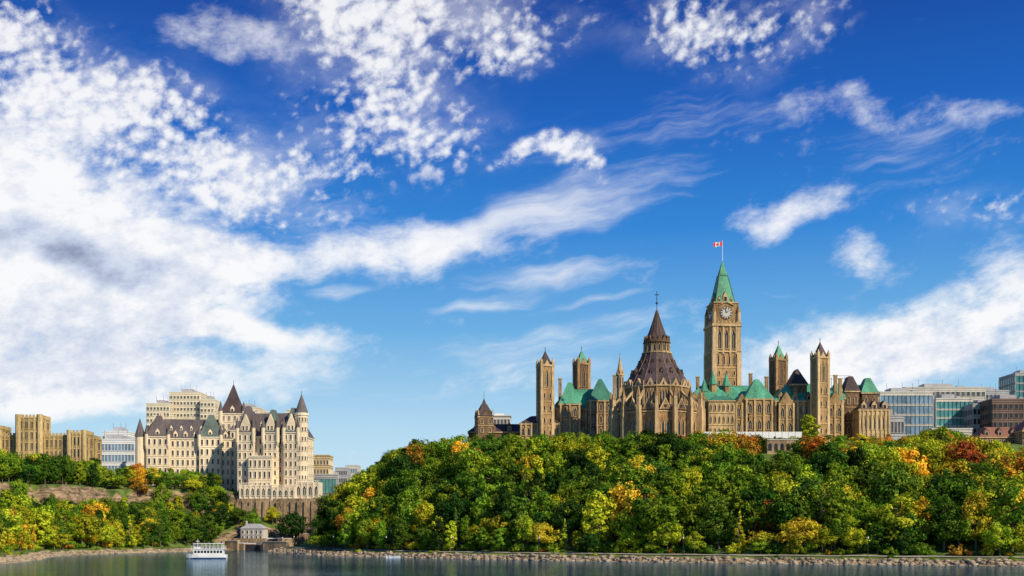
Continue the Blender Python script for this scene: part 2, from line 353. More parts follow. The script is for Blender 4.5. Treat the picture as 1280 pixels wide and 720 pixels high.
def inst(parent,name,me,H,x,y,z,h,col,wide=1):
    o=bpy.data.objects.new(name,me); o.parent=parent; s=h/H
    w=s*wide*rnd.uniform(.8,1.15); o.scale=(w,w*rnd.uniform(.85,1.1),s); o.location=(x,y,z-.3); o.rotation_euler=(rnd.uniform(-.07,.07),rnd.uniform(-.07,.07),rnd.uniform(0,6.28)); o.color=col
    COL.objects.link(o); return o
FR=bpy.data.objects.new('hillside_forest',None); COL.objects.link(FR)
FL=bpy.data.objects.new('riverbank_forest',None); COL.objects.link(FL)
FS=bpy.data.objects.new('shoreline_shrubs',None); COL.objects.link(FS)
sp=6.2; xs=np.arange(-330,230,sp); ys=np.arange(285,640,sp)
A,Bq=np.meshgrid(xs,ys); A=A+rng.uniform(-2.9,2.9,A.shape); Bq=Bq+rng.uniform(-2.9,2.9,A.shape); A=A.ravel();Bq=Bq.ravel()
Zt,Sd,Dc,Rt=HT(A,Bq,True); cnt=0
for x,y,z,s,dc,rt in zip(A,Bq,Zt,Sd,Dc,Rt):
    b=640+F*x/y
    if s<8.5 or b<-110 or b>1400: continue
    clump=math.sin(x*.045+1.3)*math.sin(y*.06+x*.02)   # stands of similar species
    if rt:
        if y>(462 if b>662 else 486)+max(0,x)*.12 and b<1080 and b>520: continue
        if b>1080 and y>520: continue
        if dc<14 or (b<430 and y>540): continue
        if b<400 and s<22 : continue
        if b>700 and s<12: continue
        if 958<b<1002 and 400<y<436: continue
        capb=np.interp(b,[380,410,430,490,520,560,700,880,960,1010,1130,1180,1230,1300],[648,630,604,566,550,543,543,538,543,545,546,536,552,562])
        if 955<b<1005 and y<=400: capb=566
        h=rnd.uniform(9,19) if s>16 else rnd.uniform(6,12)
        top=CAMH+(668-capb)*y/F+rnd.uniform(-3.8,1.3)
        h=min(h,top-z)
        if h<3.6: continue
        up=(z>26)
        if b>1120: pal=dict(dk=.5,g=2.0,m=3,yg=4.4,y=2.4,o=1.1,r=.2)
        elif b>850: pal=dict(dk=1.3,g=3.0,m=3.0,yg=2.6,y=.7,o=1.0 if up else .35,r=.35 if up else .08)
        else: pal=dict(dk=1.3,g=2.8,m=3.2,yg=2.8 if not up else 1.6,y=.4,o=.2,r=.05)
        if clump>.35: pal['yg']*=2; pal['m']*=1.5; pal['dk']*=.4
        if clump<-.35: pal['dk']*=2.4
        if s<20: pal=dict(dk=.7,g=2.2,m=3.0,yg=3.6,y=.9,o=.15)
        par=FR
    else:
        lip=y>583 and b>150
        if x>-152 and 500<y<588: continue
        if not lip and (44<s<58.5 or dc<20): continue
        if b>400 or (lip and dc<10): continue
        if b>283 and lip and rnd.random()<.25: continue
        if y>((607 if b>283 else 632) if lip else 596): continue
        if lip: capb=np.interp(b,[150,270,283,345,365,400],[580,592,618,624,622,636])+rnd.uniform(-4,9)
        elif s<55: capb=np.interp(b,[0,60,120,285],[606,619,625,626])+rnd.uniform(-10,8)
        else: capb=np.interp(b,[-100,0,100,160,200,290],[560,563,569,578,584,592])+rnd.uniform(-5,9)
        h=rnd.uniform(7,16); h=min(h,CAMH+(668-capb)*y/F-z)
        if h<3.0: continue
        pal=dict(dk=1.2,g=2.8,m=3.2,yg=2.4,y=.45,o=.28,r=.1)
        if z<12 and b<120: pal=dict(dk=.2,g=1,m=2.4,yg=3.6,y=2.0,o=.12)
        par=FL
    me,H=rnd.choice(TR) if rnd.random()>.05 else CONE[0]
    inst(par,'tree',me,H,x,y,z,h,pick(pal),min(1.45,max(1,10/h))); cnt+=1
# shrubs by the shore
for _ in range(1000):
    seg=rnd.choice(range(3,17)); t=rnd.random(); (x0,y0),(x1,y1)=SH[seg],SH[seg+1]
    if seg in(8,9,10): continue
    nx_,ny_=-(y1-y0),(x1-x0); l=math.hypot(nx_,ny_); o=rnd.choice([rnd.uniform(4.0,6.0),rnd.uniform(10.8,17)])
    x=x0+(x1-x0)*t+nx_/l*o; y=y0+(y1-y0)*t+ny_/l*o; b=640+F*x/y
    if b<-80 or b>1380 or (330<b<440): continue
    if o<7 and rnd.random()<.7: continue
    me,H=rnd.choice(SHR); z=float(HT(np.array([x]),np.array([y]))[0])
    inst(FS,'shrub',me,H,x,y,z,rnd.uniform(1.2,4.0) if o>7 else rnd.uniform(.5,1.4),pick(dict(dk=.6,g=2,m=3,yg=3,y=.5,o=.15)))
print('TREES',cnt)
def solo(b,d,h,c,name='deciduous_tree',k=0,z=None,wide=1):
    x=X(b,d); z=float(HT(np.array([x]),np.array([float(d)]))[0]) if z is None else z
    o=inst(None,name,TR[k][0],14,x,d,z,h,(*PAL[c],1),wide)
solo(540,462,13,'m',k=3); solo(1012,452,12,'yg',k=2); solo(364,588,17,'dk',k=0,wide=1.15)
# ------------------------------------------------------------------ Parliament
D=500; G=44
B=Bld('parliament_centre_block',X(880,D),D,G)
def block(B,x0,x1,y0,y1,z0,z1,zr,ins,wall,trim,roof,floors,bays,pointed=True,sb=3,ww=.42,wh=.6,dn=0,butt=0,glass='glass',dh=2.4,dw=2.4):
    B.box('walls',wall,x0,x1,y0,y1,z0,z1)
    facade(B,x0,y0,x1,y0,z0+1,z1-.3,floors,bays,ww,wh,pointed,glass,trim,butt)
    facade(B,x1,y0,x1,y1,z0+1,z1-.3,floors,sb,ww,wh,pointed,glass,trim,0)
    facade(B,x0,y1,x0,y0,z0+1,z1-.3,floors,sb,ww,wh,pointed,glass,trim,0)
    for a in ((x0-.45,x1+.45,y0-.45,y0-.02),(x1+.003,x1+.45,y0-.44,y1+.45),(x0-.45,x0-.003,y0-.44,y1+.45)): B.box('cornice',trim,*a,z1-.55,z1)
    if zr>z1: 
        hip(B,x0,x1,y0,y1,z1+.003,zr,ins,roof)
        if x1-x0-2*ins>2: B.box('ridge_cresting','black',x0+ins,x1-ins,(y0+y1)/2-.06,(y0+y1)/2+.06,zr,zr+.35)
    for i in range(dn):
        x=x0+(x1-x0)*(i+.5)/dn
        dormer(B,x,y0+.2,z1-.2,dw,dh,dw*.75,wall,roof,5,glass,trim)
a,b_=X(690,D),X(782,D)
block(B,a,b_,D,D+18,G,Z(511,D),Z(484,D),8,'stone','stonel','copper',3,13,True,4,.42,.6,5,.7)
block(B,X(650,D),X(700,D),D-6,D+6,G-1,Z(531,D),Z(521,D),5,'stone','stonel','slate',2,7,True,3,.4,.6,0,.5)
with B.at(X(712,D),D+6): 
    block(B,-4.5,4.5,-10,4,G,Z(506,D),Z(478,D),4.2,'stone','stonel','copper',3,2,True,3,.3,.6,0,.5)
with B.at(X(750,D),D+4): 
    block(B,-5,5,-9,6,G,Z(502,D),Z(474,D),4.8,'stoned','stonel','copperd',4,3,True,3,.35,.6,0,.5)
block(B,X(858,D),X(966,D),D+2,D+20,G,Z(504,D),Z(479,D),8,'stone','stonel','copper',3,14,True,4,.42,.62,7,.7)
block(B,X(882,D),X(914,D),D-8,D+3,G,Z(503,D),Z(497,D),3,'stonel','stonel','copperd',4,6,True,3,.3,.5,0,0)
block(B,X(966,D),X(1052,D),D-3,D+18,G,Z(502,D),Z(478,D),8,'stone','stonel','copper',3,12,True,4,.42,.62,5,.7)
with B.at(X(946,D),D+2): block(B,-6,6,-7,6,G,Z(500,D),Z(474,D),5.7,'stone','stonel','copper',3,3,True,2,.36,.6,0,.5)
with B.at(X(999,D),D+8):
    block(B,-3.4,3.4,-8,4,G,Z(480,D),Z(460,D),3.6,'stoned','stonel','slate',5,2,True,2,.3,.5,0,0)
for bb,w in ((866,7),(925,6),(980,7),(1040,7)):
    x=X(bb,D); y=D-4.5
    zt=Z(507,D)
    B.box('gable_bays','stone',x-w/2,x+w/2,y,D+6,G,zt)
    B.prism('gable_bays','stone',[(x-w/2,zt),(x+w/2,zt),(x,zt+w*.8)],y,y+.5)
    for s in (-1,1): B.add('gable_roofs','copper',[(x+s*(w/2+.3),y+.1,zt-.2),(x,y+.1,zt+w*.8+.1),(x,y+14,zt+w*.8+.1),(x+s*(w/2+.3),y+14,zt-.2)],[(0,1,2,3)])
    facade(B,x-w/2,y,x+w/2,y,G+1,zt,3,2,.4,.62,True,'glass','stonel',.5)
for bb,t in ((700,474),(768,470),(872,472),(938,468),(958,472),(1044,470),(1050,474),(990,474)):
    x=X(bb,D+12); B.box('chimneys','stone',x-.7,x+.7,D+11,D+12.4,Z(500,D),Z(t,D+12)); B.box('chimneys','stonel',x-.9,x+.9,D+10.8,D+12.6,Z(t,D+12),Z(t,D+12)+.4)
for bb,t in ((895,461),(912,463),(884,470)):
    x=X(bb,D); z=Z(t,D)
    B.ng('turrets','stone',x,D+8,G+20,z-6,1.7,1.7,8,22.5); B.ng('turret_roofs','copper',x,D+8,z-6,z,2.1,.08,8,22.5)
for x_ in np.arange(X(862,D),X(964,D),4.7): B.rf('pinnacles','stonel',x_-.3,x_+.3,D+1.2,D+1.8,Z(506,D),Z(499,D),.27)
B.done()
def ptower(name,bb,d,w,zt,zr,roof,wall='stone',rot=18,z0=G,**k):
    B=Bld(name,X(bb,d),d,z0)
    with B.at(X(bb,d),d,rot): tower4(B,w,z0,Z(zt,d),Z(zr,d),wall,'stonel' if wall!='stoned' else 'stone',roof,**k)
    B.done()
ptower('ventilation_tower',681.5,494,5.6,457,439,'slate')
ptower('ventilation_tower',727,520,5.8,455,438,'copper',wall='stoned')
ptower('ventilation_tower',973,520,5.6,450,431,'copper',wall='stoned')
ptower('ventilation_tower',1025,492,5.4,447,428,'slate')
B=Bld('stone_spire_turret',X(775,484),484,G)
with B.at(X(775,484),484):
    B.ng('shaft','stonel',0,0,G,Z(468,484),1.7,1.5,8,22.5); B.ng('collar','stonel',0,0,Z(470,484),Z(468,484),1.9,1.9,8,22.5)
    B.ng('spire','stonel',0,0,Z(468,484),Z(444,484),1.5,.08,8,22.5)
    for k in range(8):
        with B.at(0,0,45*k): B.rf('spirelets','stonel',-.2,.2,-1.75,-1.35,Z(470,484),Z(461,484),.18); B.box('louvres','glass',-.22,.22,-1.55,-1.3,Z(485,484),Z(472,484))
    B.box('finial','black',-.07,.07,-.07,.07,Z(444,484)-.4,Z(441,484))
B.done()
# ------------------------------------------------------------------ clock tower
d=545; B=Bld('clock_tower',X(903,d),d,G)
zz=lambda p:Z(p,d)
with B.at(X(903,d),d,7):
    h=6.5; B.box('shaft','stone',-h,h,-h,h,G,zz(409))
    h2=5.8; B.box('clock_stage','stone',-h2,h2,-h2,h2,zz(409),zz(381))
    for k in range(4):
        with B.at(0,0,90*k):
            facade(B,-h+1,-h,h-1,-h,zz(535),zz(462),6,3,.22,.5,True,'glass','stonel',0,True,False)
            facade(B,-h+1.2,-h,h-1.2,-h,zz(461),zz(442),1,4,.3,.7,True,'glass','stonel',0,True,False)
            facade(B,-h+1.4,-h,h-1.4,-h,zz(440),zz(412),1,3,.5,.9,True,'glass','stonel',.5,True,True)
            B.box('corner_buttresses','stonel',-h-.6,-h+1.5,-h-.61,-h+1.5,G,zz(440)); B.rf('corner_buttresses','stonel',-h-.45,-h+1.4,-h-.46,-h+1.4,zz(440),zz(410),.1)
            B.box('cornice','stonel',-h-.7,h+.7,-h-.8,-h+.02,zz(411),zz(408)); B.box('cornice','stonel',-h-.5,h+.5,-h-.6,-h+.02,zz(443),zz(441.5))
            B.box('parapet','stone',-h-.3,h+.3,-h-.4,-h+.1,zz(408),zz(406))
            for j in range(7): B.box('merlons','stonel',-h+.2+j*1.85,-h+1.1+j*1.85,-h-.42,-h+.12,zz(406),zz(404.6))
            B.ng('corner_turrets','stonel',-h+.5,-h+.5,zz(409),zz(393),1.1,.95,8,22.5); B.ng('corner_turrets','stone',-h+.5,-h+.5,zz(393),zz(383),1.05,.05,8,22.5)
            zc=zz(394); n=32
            for r,y,m in ((3.1,-h2-.25,'stoned'),(2.7,-h2-.32,'clock'),(1.9,-h2-.36,'clock')):
                B.prism('clock_face',m,[(r*math.cos(t*2*math.pi/n),zc+r*math.sin(t*2*math.pi/n)) for t in range(n)],y,-h2+.05)
            for t in range(12):
                a_=t*math.pi/6; ca,sa=math.cos(a_),math.sin(a_)
                B.beam('clock_numerals','black',(1.95*ca,-h2-.42,zc+1.95*sa),(2.6*ca,-h2-.42,zc+2.6*sa),.34)
            B.beam('clock_hands','black',(0,-h2-.46,zc),(1.1,-h2-.46,zc+.9),.3); B.beam('clock_hands','black',(0,-h2-.48,zc),(-.6,-h2-.48,zc+2.1),.24)
            B.prism('clock_hood','stonel',[(-3.7,zz(384.5)),(0,zz(379)),(3.7,zz(384.5)),(3.3,zz(384.5)),(0,zz(380.5)),(-3.3,zz(384.5))],-h2-.6,-h2+.1)
            B.box('upper_cornice','stonel',-h2-.3,h2+.3,-h2-.4,-h2+.02,zz(382),zz(380.5))
            dormer(B,0,-4.6,zz(380),2.6,2.6,2.4,'stonel','copper',3.2)
            dormer(B,-2.9,-4.65,zz(380),1.2,1.4,1.2,'stonel','copper',1.2); dormer(B,2.9,-4.65,zz(380),1.2,1.4,1.2,'stonel','copper',1.2)
            dormer(B,0,-2.9,zz(362),1.0,1.1,.9,'copper','copperd',1.3)
    for (z0,r0),(z1,r1) in zip([(380,4.7),(366,3.6),(352,2.5),(345,2.0)],[(366,3.6),(352,2.5),(345,2.0),(326,.12)]):
        B.ng('copper_roof','copper',0,0,zz(z0),zz(z1),r0*1.414,r1*1.414,4,45)
    B.box('roof_gallery','copperd',-2.2,2.2,-2.2,2.2,zz(346),zz(344.6))
    for sx,sy in ((-1,-1),(1,-1),(1,1),(-1,1)): B.beam('roof_ribs','copperd',(sx*4.7,sy*4.7,zz(380)),(sx*3.6,sy*3.6,zz(366)),.3); B.beam('roof_ribs','copperd',(sx*3.6,sy*3.6,zz(366)),(sx*2.0,sy*2.0,zz(345)),.3)
    B.ng('flag_mast','white',0,0,zz(327),zz(300.5),.16,.12,6)
B.done()
B=Bld('national_flag',X(903,d),d,zz(306))
cols=['red','red','wcloth','wcloth','wcloth','wcloth','red','red']
def fy(x): return .35*math.sin(x*1.9)*(.3+abs(x)/4)
x0=X(902.6,d); n=16; Lf=4.2
for i in range(n):
    xa=-Lf*i/n; xb=-Lf*(i+1)/n; m=cols[int(i/n*8)]; sag=.12
    B.add('cloth',m,[(x0+xa,d+fy(xa),zz(307.5)+xa*sag),(x0+xb,d+fy(xb),zz(307.5)+xb*sag),(x0+xb,d+fy(xb),zz(302)+xb*sag),(x0+xa,d+fy(xa),zz(302)+xa*sag)],[(0,1,2,3)])
ml=[(0,-.75),(.08,-.3),(.5,-.35),(.4,-.15),(.75,.15),(.55,.2),(.5,.4),(.25,.2),(.3,.6),(.15,.5),(0,.8),(-.15,.5),(-.3,.6),(-.25,.2),(-.5,.4),(-.55,.2),(-.75,.15),(-.4,-.15),(-.5,-.35),(-.08,-.3)]
with B.at(x0-2.1,d+fy(-2.1)): B.prism('maple_leaf','red',[(a*.85,zz(304.75)-.25+c*.85) for a,c in ml],-.2,.2)
B.done()
# ------------------------------------------------------------------ Library
d=462; zz=lambda p:Z(p,d); B=Bld('library_rotunda',X(821,d),d,G); N=16
with B.at(X(821,d),d,4):
    def ring(r,z0,z1,mat,part='drum',r1=None): B.ng(part,mat,0,0,z0,z1,r,r if r1 is None else r1,N,11.25)
    ap=math.cos(math.pi/N)
    ring(17.2,G-2,zz(517),'lstone','aisle_wall'); ring(17.7,zz(517),zz(508),'libroof','aisle_roof',13.2)
    ring(13.4,zz(512),zz(487),'lstone','upper_drum'); ring(13.9,zz(487.5),zz(486),'stonel','upper_cornice')
    prof=[(13.7,486),(11.6,474),(9.2,463),(7.2,453),(5.9,443)]
    for (r0,p0),(r1,p1) in zip(prof[:-1],prof[1:]): ring(r0,zz(p0),zz(p1),'libroof','main_roof',r1)
    ring(6.2,zz(443),zz(441.5),'stonel','lantern_base'); ring(5.0,zz(441.5),zz(429),'libroof','lantern'); ring(5.6,zz(429.5),zz(428),'stoned','lantern_eave')
    prof2=[(5.3,428),(3.4,417),(2.0,405),(.3,388)]
    for (r0,p0),(r1,p1) in zip(prof2[:-1],prof2[1:]): ring(r0,zz(p0),zz(p1),'libroof','lantern_roof',r1)
    ring(.12,zz(388),zz(364),'black','finial'); B.ng('finial_ball','black',0,0,zz(380),zz(378),.5,.5,8); B.box('weather_vane','black',-.9,.9,-.06,.06,zz(369),zz(368))
    B.box('weather_vane','black',-.06,.06,-.7,.7,zz(374),zz(373))
    for k in range(N):
        with B.at(0,0,360/N*k):
            c=17.2*ap; hw=17.2*math.sin(math.pi/N)
            with B.at(0,-c):
                win(B,-.95,G+3,1.0,6.2,True,'glass','stonel'); win(B,.95,G+3,1.0,6.2,True,'glass','stonel')
                B.prism('aisle_gables','lstone',[(-hw*.62,zz(517)),(hw*.62,zz(517)),(0,zz(504))],-.25,.35)
                B.prism('gable_coping','stonel',[(-hw*.7,zz(517)),(-hw*.58,zz(517)),(0,zz(505)),(hw*.58,zz(517)),(hw*.7,zz(517)),(0,zz(502.5))],-.45,.4)
                B.prism('rose_window','glass',[(.65*math.cos(t*.785),zz(513)+.65*math.sin(t*.785)) for t in range(8)],-.33,.1)
                B.box('aisle_cornice','stonel',-hw*.95,hw*.95,-.3,.01,zz(520),zz(518.5))
            c2=13.4*ap; hw2=13.4*math.sin(math.pi/N)
            with B.at(0,-c2):
                for q in (-1.15,0,1.15): win(B,q,zz(508.5),.72,zz(491)-zz(508.5),True,'glass','stonel',False)
                B.prism('clerestory_gables','stonel',[(-hw2*.7,zz(487)),(hw2*.7,zz(487)),(0,zz(477))],-.3,1.6)
                B.prism('gable_window','glass',[(-.5,zz(486)),(.5,zz(486)),(0,zz(481.5))],-.36,.1)
            for rr,pp_,w in ((10.3,471,1.5),(7.2,456,1.0)):
                dormer(B,0,-rr*ap-.5,zz(pp_)-.6,w,w*1.1,w*.9,'libroof','slate',1.5,'glass','stoned')
            with B.at(0,-5.0*ap): win(B,0,zz(440),.8,zz(431.5)-zz(440),True,'glass','stonel',False)
            with B.at(0,-5.2*ap): B.prism('lantern_gables','stoned',[(-.9,zz(428.5)),(.9,zz(428.5)),(0,zz(421))],-.2,.9)
        with B.at(0,0,360/N*(k+.5)):
            B.rf('piers','stonel',-.75,.75,-19.6,-16.9,G-2,zz(512),.08)
            B.box('pinnacles','stonel',-.6,.6,-19.2,-17.9,zz(512),zz(501)); B.rf('pinnacles','lstone',-.72,.72,-19.3,-17.8,zz(501),zz(489),.66)
            B.beam('flying_buttresses','stonel',(0,-18.3,zz(507)),(0,-13.2,zz(492)),.75)
            B.rf('drum_pinnacles','stonel',-.4,.4,-14.1,-13.2,zz(510),zz(480),.3)
            for (r0,p0),(r1,p1) in zip(prof[:-1],prof[1:]): B.beam('roof_ribs','lstone',(0,-r0,zz(p0)),(0,-r1,zz(p1)),.22)
            for (r0,p0),(r1,p1) in zip(prof2[:-1],prof2[1:]): B.beam('roof_ribs','stoned',(0,-r0,zz(p0)),(0,-r1,zz(p1)),.16)
            B.rf('lantern_pinnacles','stonel',-.18,.18,-5.5,-5.0,zz(442),zz(426),.15)
B.done()
B=Bld('arcaded_retaining_wall',X(980,436),436,38)
for i in range(6):
    xa=X(958,436)+i*2.3; B.box('wall','retain',xa,xa+2.297,435,437.5,38,Z(550,436)); B.box('coping','conc',xa,xa+2.296,434.8,437.7,Z(550,436),Z(550,436)+.3)
    B.prism('arch_openings','glass',[(xa+.5,40)]+[(xa+1.15-.65*math.cos(t*math.pi/6),42.2+.65*math.sin(t*math.pi/6)) for t in range(7)]+[(xa+1.8,40)],434.94,435.1)
B.done()
B=Bld('white_barrier_fence',X(875,449),449,47)
xa=X(838,449); 
while xa<X(1000,449):
    B.box('panels','white',xa,xa+2.4,449,449.12,46,48.5); B.box('posts','conc',xa+2.42,xa+2.56,448.95,449.17,46,48.7); xa+=2.6
B.done()
# East block tower and low annexes at left of hill
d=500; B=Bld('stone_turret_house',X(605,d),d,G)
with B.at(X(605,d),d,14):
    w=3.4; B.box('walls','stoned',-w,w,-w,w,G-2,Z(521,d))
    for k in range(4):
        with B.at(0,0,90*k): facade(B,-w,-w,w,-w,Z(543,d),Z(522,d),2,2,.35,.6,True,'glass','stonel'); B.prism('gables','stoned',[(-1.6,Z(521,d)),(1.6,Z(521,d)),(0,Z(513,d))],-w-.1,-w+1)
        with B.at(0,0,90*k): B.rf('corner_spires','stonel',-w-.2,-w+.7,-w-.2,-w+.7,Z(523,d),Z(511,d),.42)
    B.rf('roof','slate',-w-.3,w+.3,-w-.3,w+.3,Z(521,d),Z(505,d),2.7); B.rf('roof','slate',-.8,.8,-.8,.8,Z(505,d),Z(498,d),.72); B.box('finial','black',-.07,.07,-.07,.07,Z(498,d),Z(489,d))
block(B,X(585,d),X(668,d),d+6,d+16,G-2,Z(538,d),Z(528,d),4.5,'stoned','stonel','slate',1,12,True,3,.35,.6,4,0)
B.done()
B=Bld('white_annex_building',X(626,540),540,G)
block(B,X(612,540),X(638,540),540,550,G,Z(519,540),0,1,'conc','conc','cong',3,6,False,3,.6,.5,0,0,'glassw'); B.box('plant_room','white',X(618,540),X(630,540),543,548,Z(519,540),Z(516,540)); B.done()
# ------------------------------------------------------------------ West block & modern city (right)
d=525; B=Bld('west_block_building',X(1075,d),d,G)
block(B,X(1036,d),X(1098,d),d,d+22,G-2,Z(497,d),Z(479,d),6,'stone','stonel','copperd',3,10,True,4,.4,.6,4,.6)
for bb,t,w,m in ((1062,471,3.2,'slate'),(1084,473,3.6,'copper'),(1046,480,2.6,'copper')):
    with B.at(X(bb,d),d-1): block(B,-w,w,-3,6,G,Z(t+19,d),Z(t,d),w*.85,'stoned','stonel',m,4,2,True,2,.35,.55)
for bb in (1043,1049,1054,1060,1068): B.box('masts','black',X(bb,d)-.09,X(bb,d)+.09,d+5,d+5.18,Z(485,d),Z(466+rnd.randint(0,5),d))
for p in (468,472): B.box('masts','black',X(1040,d),X(1068,d),d+5.2,d+5.3,Z(p,d),Z(p,d)+.15)
block(B,X(1062,d),X(1100,d),d-14,d-2,G-2,Z(516,d),Z(506,d),4,'stonel','stonel','slate',2,7,True,3,.35,.6,3,.4)
B.done()
def modern(name,b0,b1,t,d,wall,glass,floors,bays,ww=.86,wh=.62,rot=0,dep=26,z0=38,pent=True,trim=None):
    x0,x1=X(b0,d),X(b1,d); cx=(x0+x1)/2; w=(x1-x0)/2; B=Bld(name,cx,d,z0); zt=Z(t,d)
    with B.at(cx,d,rot):
        B.box('walls',wall,-w,w,0,dep,z0,zt)
        for fa in ((-w,0,w,0,bays),(w,0,w,dep,max(3,int(bays*dep/(2*w)))),(-w,dep,-w,0,max(3,int(bays*dep/(2*w))))):
            facade(B,*fa[:4],z0+1,zt-1,floors,fa[4],ww,wh,False,glass,trim or wall,0,True,False)
        B.box('parapet',wall,-w-.25,w+.25,-.25,dep+.2,zt+.003,zt+.7)
        if pent:
            B.box('roof_plant','cong',-w*.4,w*.3,dep*.3,dep*.7,zt+.7,zt+3.6); B.box('roof_plant','steel',w*.42,w*.6,dep*.3,dep*.5,zt+.7,zt+2.4)
            for q in (-.5,.1,.5): B.box('antennas','black',w*q-.06,w*q+.06,dep*.4,dep*.4+.12,zt+3,zt+6.5)
    B.done()
modern('glass_office_building',1100,1166,491,600,'conc','glassb',8,12,.9,.8,0)
modern('concrete_office_building',1131,1232,485,680,'conc','glassw',11,16,.7,.5,0)
modern('teal_glass_building',1170,1216,499,612,'conc','glasst',9,9,.88,.8,0)
modern('grey_office_building',1216,1262,506,600,'cong','glass',7,9,.75,.55,0)
modern('brown_office_building',1240,1300,500,585,'brown','glass',8,9,.6,.5,0)
modern('apartment_tower',1226,1262,489,760,'cong','glassw',12,7,.6,.5,0)
modern('teal_glass_tower',1269,1310,467,780,'cong','glasst',14,8,.9,.8,0)
modern('office_building',1100,1130,520,560,'cong','glassw',3,7,.7,.6,0,14)
B=Bld('red_roof_house',X(1255,500),500,40)
block(B,X(1225,500),X(1275,500),500,512,40,Z(546,500),Z(533,500),4,'brown','stonel','redroof',2,9,False,3,.4,.55,3,0)
block(B,X(1268,500),X(1310,500),492,506,40,Z(540,500),Z(526,500),5,'retain','stonel','redroof',3,6,False,3,.4,.55,2,0)
B.done()
modern('low_service_building',1165,1215,537,520,'conc','glassw',2,9,.7,.5,0,14,36,False)
# ------------------------------------------------------------------ left: sandstone castle block
d=602; B=Bld('castellated_office_building',X(50,d),d,28)
def castle(x0,x1,y0,y1,z1,fl,bays,sb=3):
    B.box('walls','conn',x0,x1,y0,y1,28,z1)
    facade(B,x0,y0,x1,y0,29,z1-1,fl,bays,.5,.66,False,'glass','conn',.4); facade(B,x1,y0,x1,y1,29,z1-1,fl,sb,.5,.66,False,'glass','conn',.4)
    for xx in np.arange(x0,x1-.8,1.9): B.box('merlons','conn',xx,xx+1.1,y0-.35,y0+.25,z1+.5,z1+1.6)
    for yy in np.arange(y0+.5,y1-.8,1.9): B.box('merlons','conn',x1-.25,x1+.35,yy,yy+1.1,z1+.5,z1+1.6)
    B.box('parapet','conn',x0-.36,x1+.36,y0-.37,y1,z1-.4,z1+.497)
castle(X(-60,d),X(106,d),d,d+24,Z(545,d),5,30)
castle(X(27,d),X(54,d),d-4,d+9,Z(523,d),7,4,2)
for bb in (27,54): 
    B.ng('corner_turrets','conn',X(bb,d),d-4,28,Z(519,d),1.5,1.5,8,22.5)
castle(X(89,d),X(108,d),d-3,d+10,Z(542,d),5,4,2)
castle(X(-12,d),X(3,d),d-3,d+10,Z(536,d),6,3,2)
for bb in (89,108,3): B.ng('corner_turrets','conn',X(bb,d),d-3,28,Z(538,d),1.2,1.2,8,22.5)
B.done()
modern('glass_embassy_building',110,168,550,680,'white','glassb',5,14,.8,.6,0,20,30)
modern('white_office_building',128,160,540,720,'white','glassw',7,8,.6,.5,0,20,30)
modern('beige_apartment_tower',212,250,491,800,'concb','glassw',18,9,.6,.42,0,24,30)
modern('beige_apartment_wing',250,268,500,796,'concb','glassw',17,4,.6,.42,0,20,30)
modern('beige_apartment_block',183,212,505,790,'concb','glassw',16,7,.6,.42,0,24,30)
modern('beige_hotel_annex',288,324,510,760,'concb','glassw',14,8,.6,.42,0,20,30)
# ------------------------------------------------------------------ Chateau hotel
d=640; B=Bld('chateau_hotel',X(300,d),d,24)
def chblock(x0,x1,y0,y1,z0,z1,zr,ins,fl,bays,dn,sb=4,roof='croof',dw=2.4,dh=3):
    block(B,x0,x1,y0,y1,z0,z1,zr,ins,'lime','limed',roof,fl,bays,False,sb,.36,.55,dn,0,'glass',dh,dw)
    n=max(1,int((x1-x0)/9))
    for i in range(n):
        x=x0+(x1-x0)*(i+.5)/n+1.5; B.box('chimneys','lime',x-.8,x+.8,(y0+y1)/2+1,(y0+y1)/2+2.6,z1,zr+2.2); B.box('chimney_caps','limed',x-1,x+1,(y0+y1)/2+.8,(y0+y1)/2+2.8,zr+2.2,zr+2.7)
    for i in range(max(0,dn-1)):
        x=x0+(x1-x0)*(i+1)/dn; f=.42; dormer(B,x,y0+.2+ins*f*.9,z1+(zr-z1)*f,1.5,1.5,1.5,'limed',roof,3,'glass','limed')
def bart(x,y,z0,z1,zr,r=1.1):
    B.ng('bartizans','lime',x,y,z0,z1,r,r,8); B.ng('bartizan_corbels','limed',x,y,z0-2.2,z0,.2,r,8); B.ng('bartizan_roofs','croof',x,y,z1,zr,r+.25,.05,8)
zz=lambda p:Z(p,d)
with B.at(X(228,d),d+6,7):
    chblock(-25,25,0,18,24,Z(548,d+6),Z(523,d+6),7.5,7,18,9)
    B.ng('corner_turret','lime',-25,0,24,Z(545,d),2.6,2.6,10); B.ng('corner_turret_roof','croof',-25,0,Z(545,d),Z(522,d),3.1,.1,10)
    chblock(-21,-9,-2.5,8,24,Z(545,d),Z(518,d),5.2,7,4,1,2); chblock(8,20,-2.5,8,24,Z(545,d),Z(516,d),5.2,7,4,1,2,'croofg')
    for xx in (-21,-9,8,20): bart(xx,-2.5,Z(557,d),Z(542,d),Z(530,d),1.0)
with B.at(X(281,d),d+20,7):
    chblock(-6.5,6.5,-6,7,24,Z(518,d+20),Z(500,d+20),3.6,11,4,1,4,'slate'); B.rf('keep_roof','slate',-3.4,3.4,-3,4,Z(500,d+20),Z(480,d+20),3.3); B.box('finial','black',-.1,.1,.4,.6,Z(480,d+20)-1,Z(475,d+20))
    for xx in (-6.5,6.5): bart(xx,-6,Z(530,d+20),Z(515,d+20),Z(503,d+20),1.2)
with B.at(X(308,d),d+12,4): chblock(-12,12,0,16,24,Z(535,d),Z(515,d),6,8,8,4)
dd=622
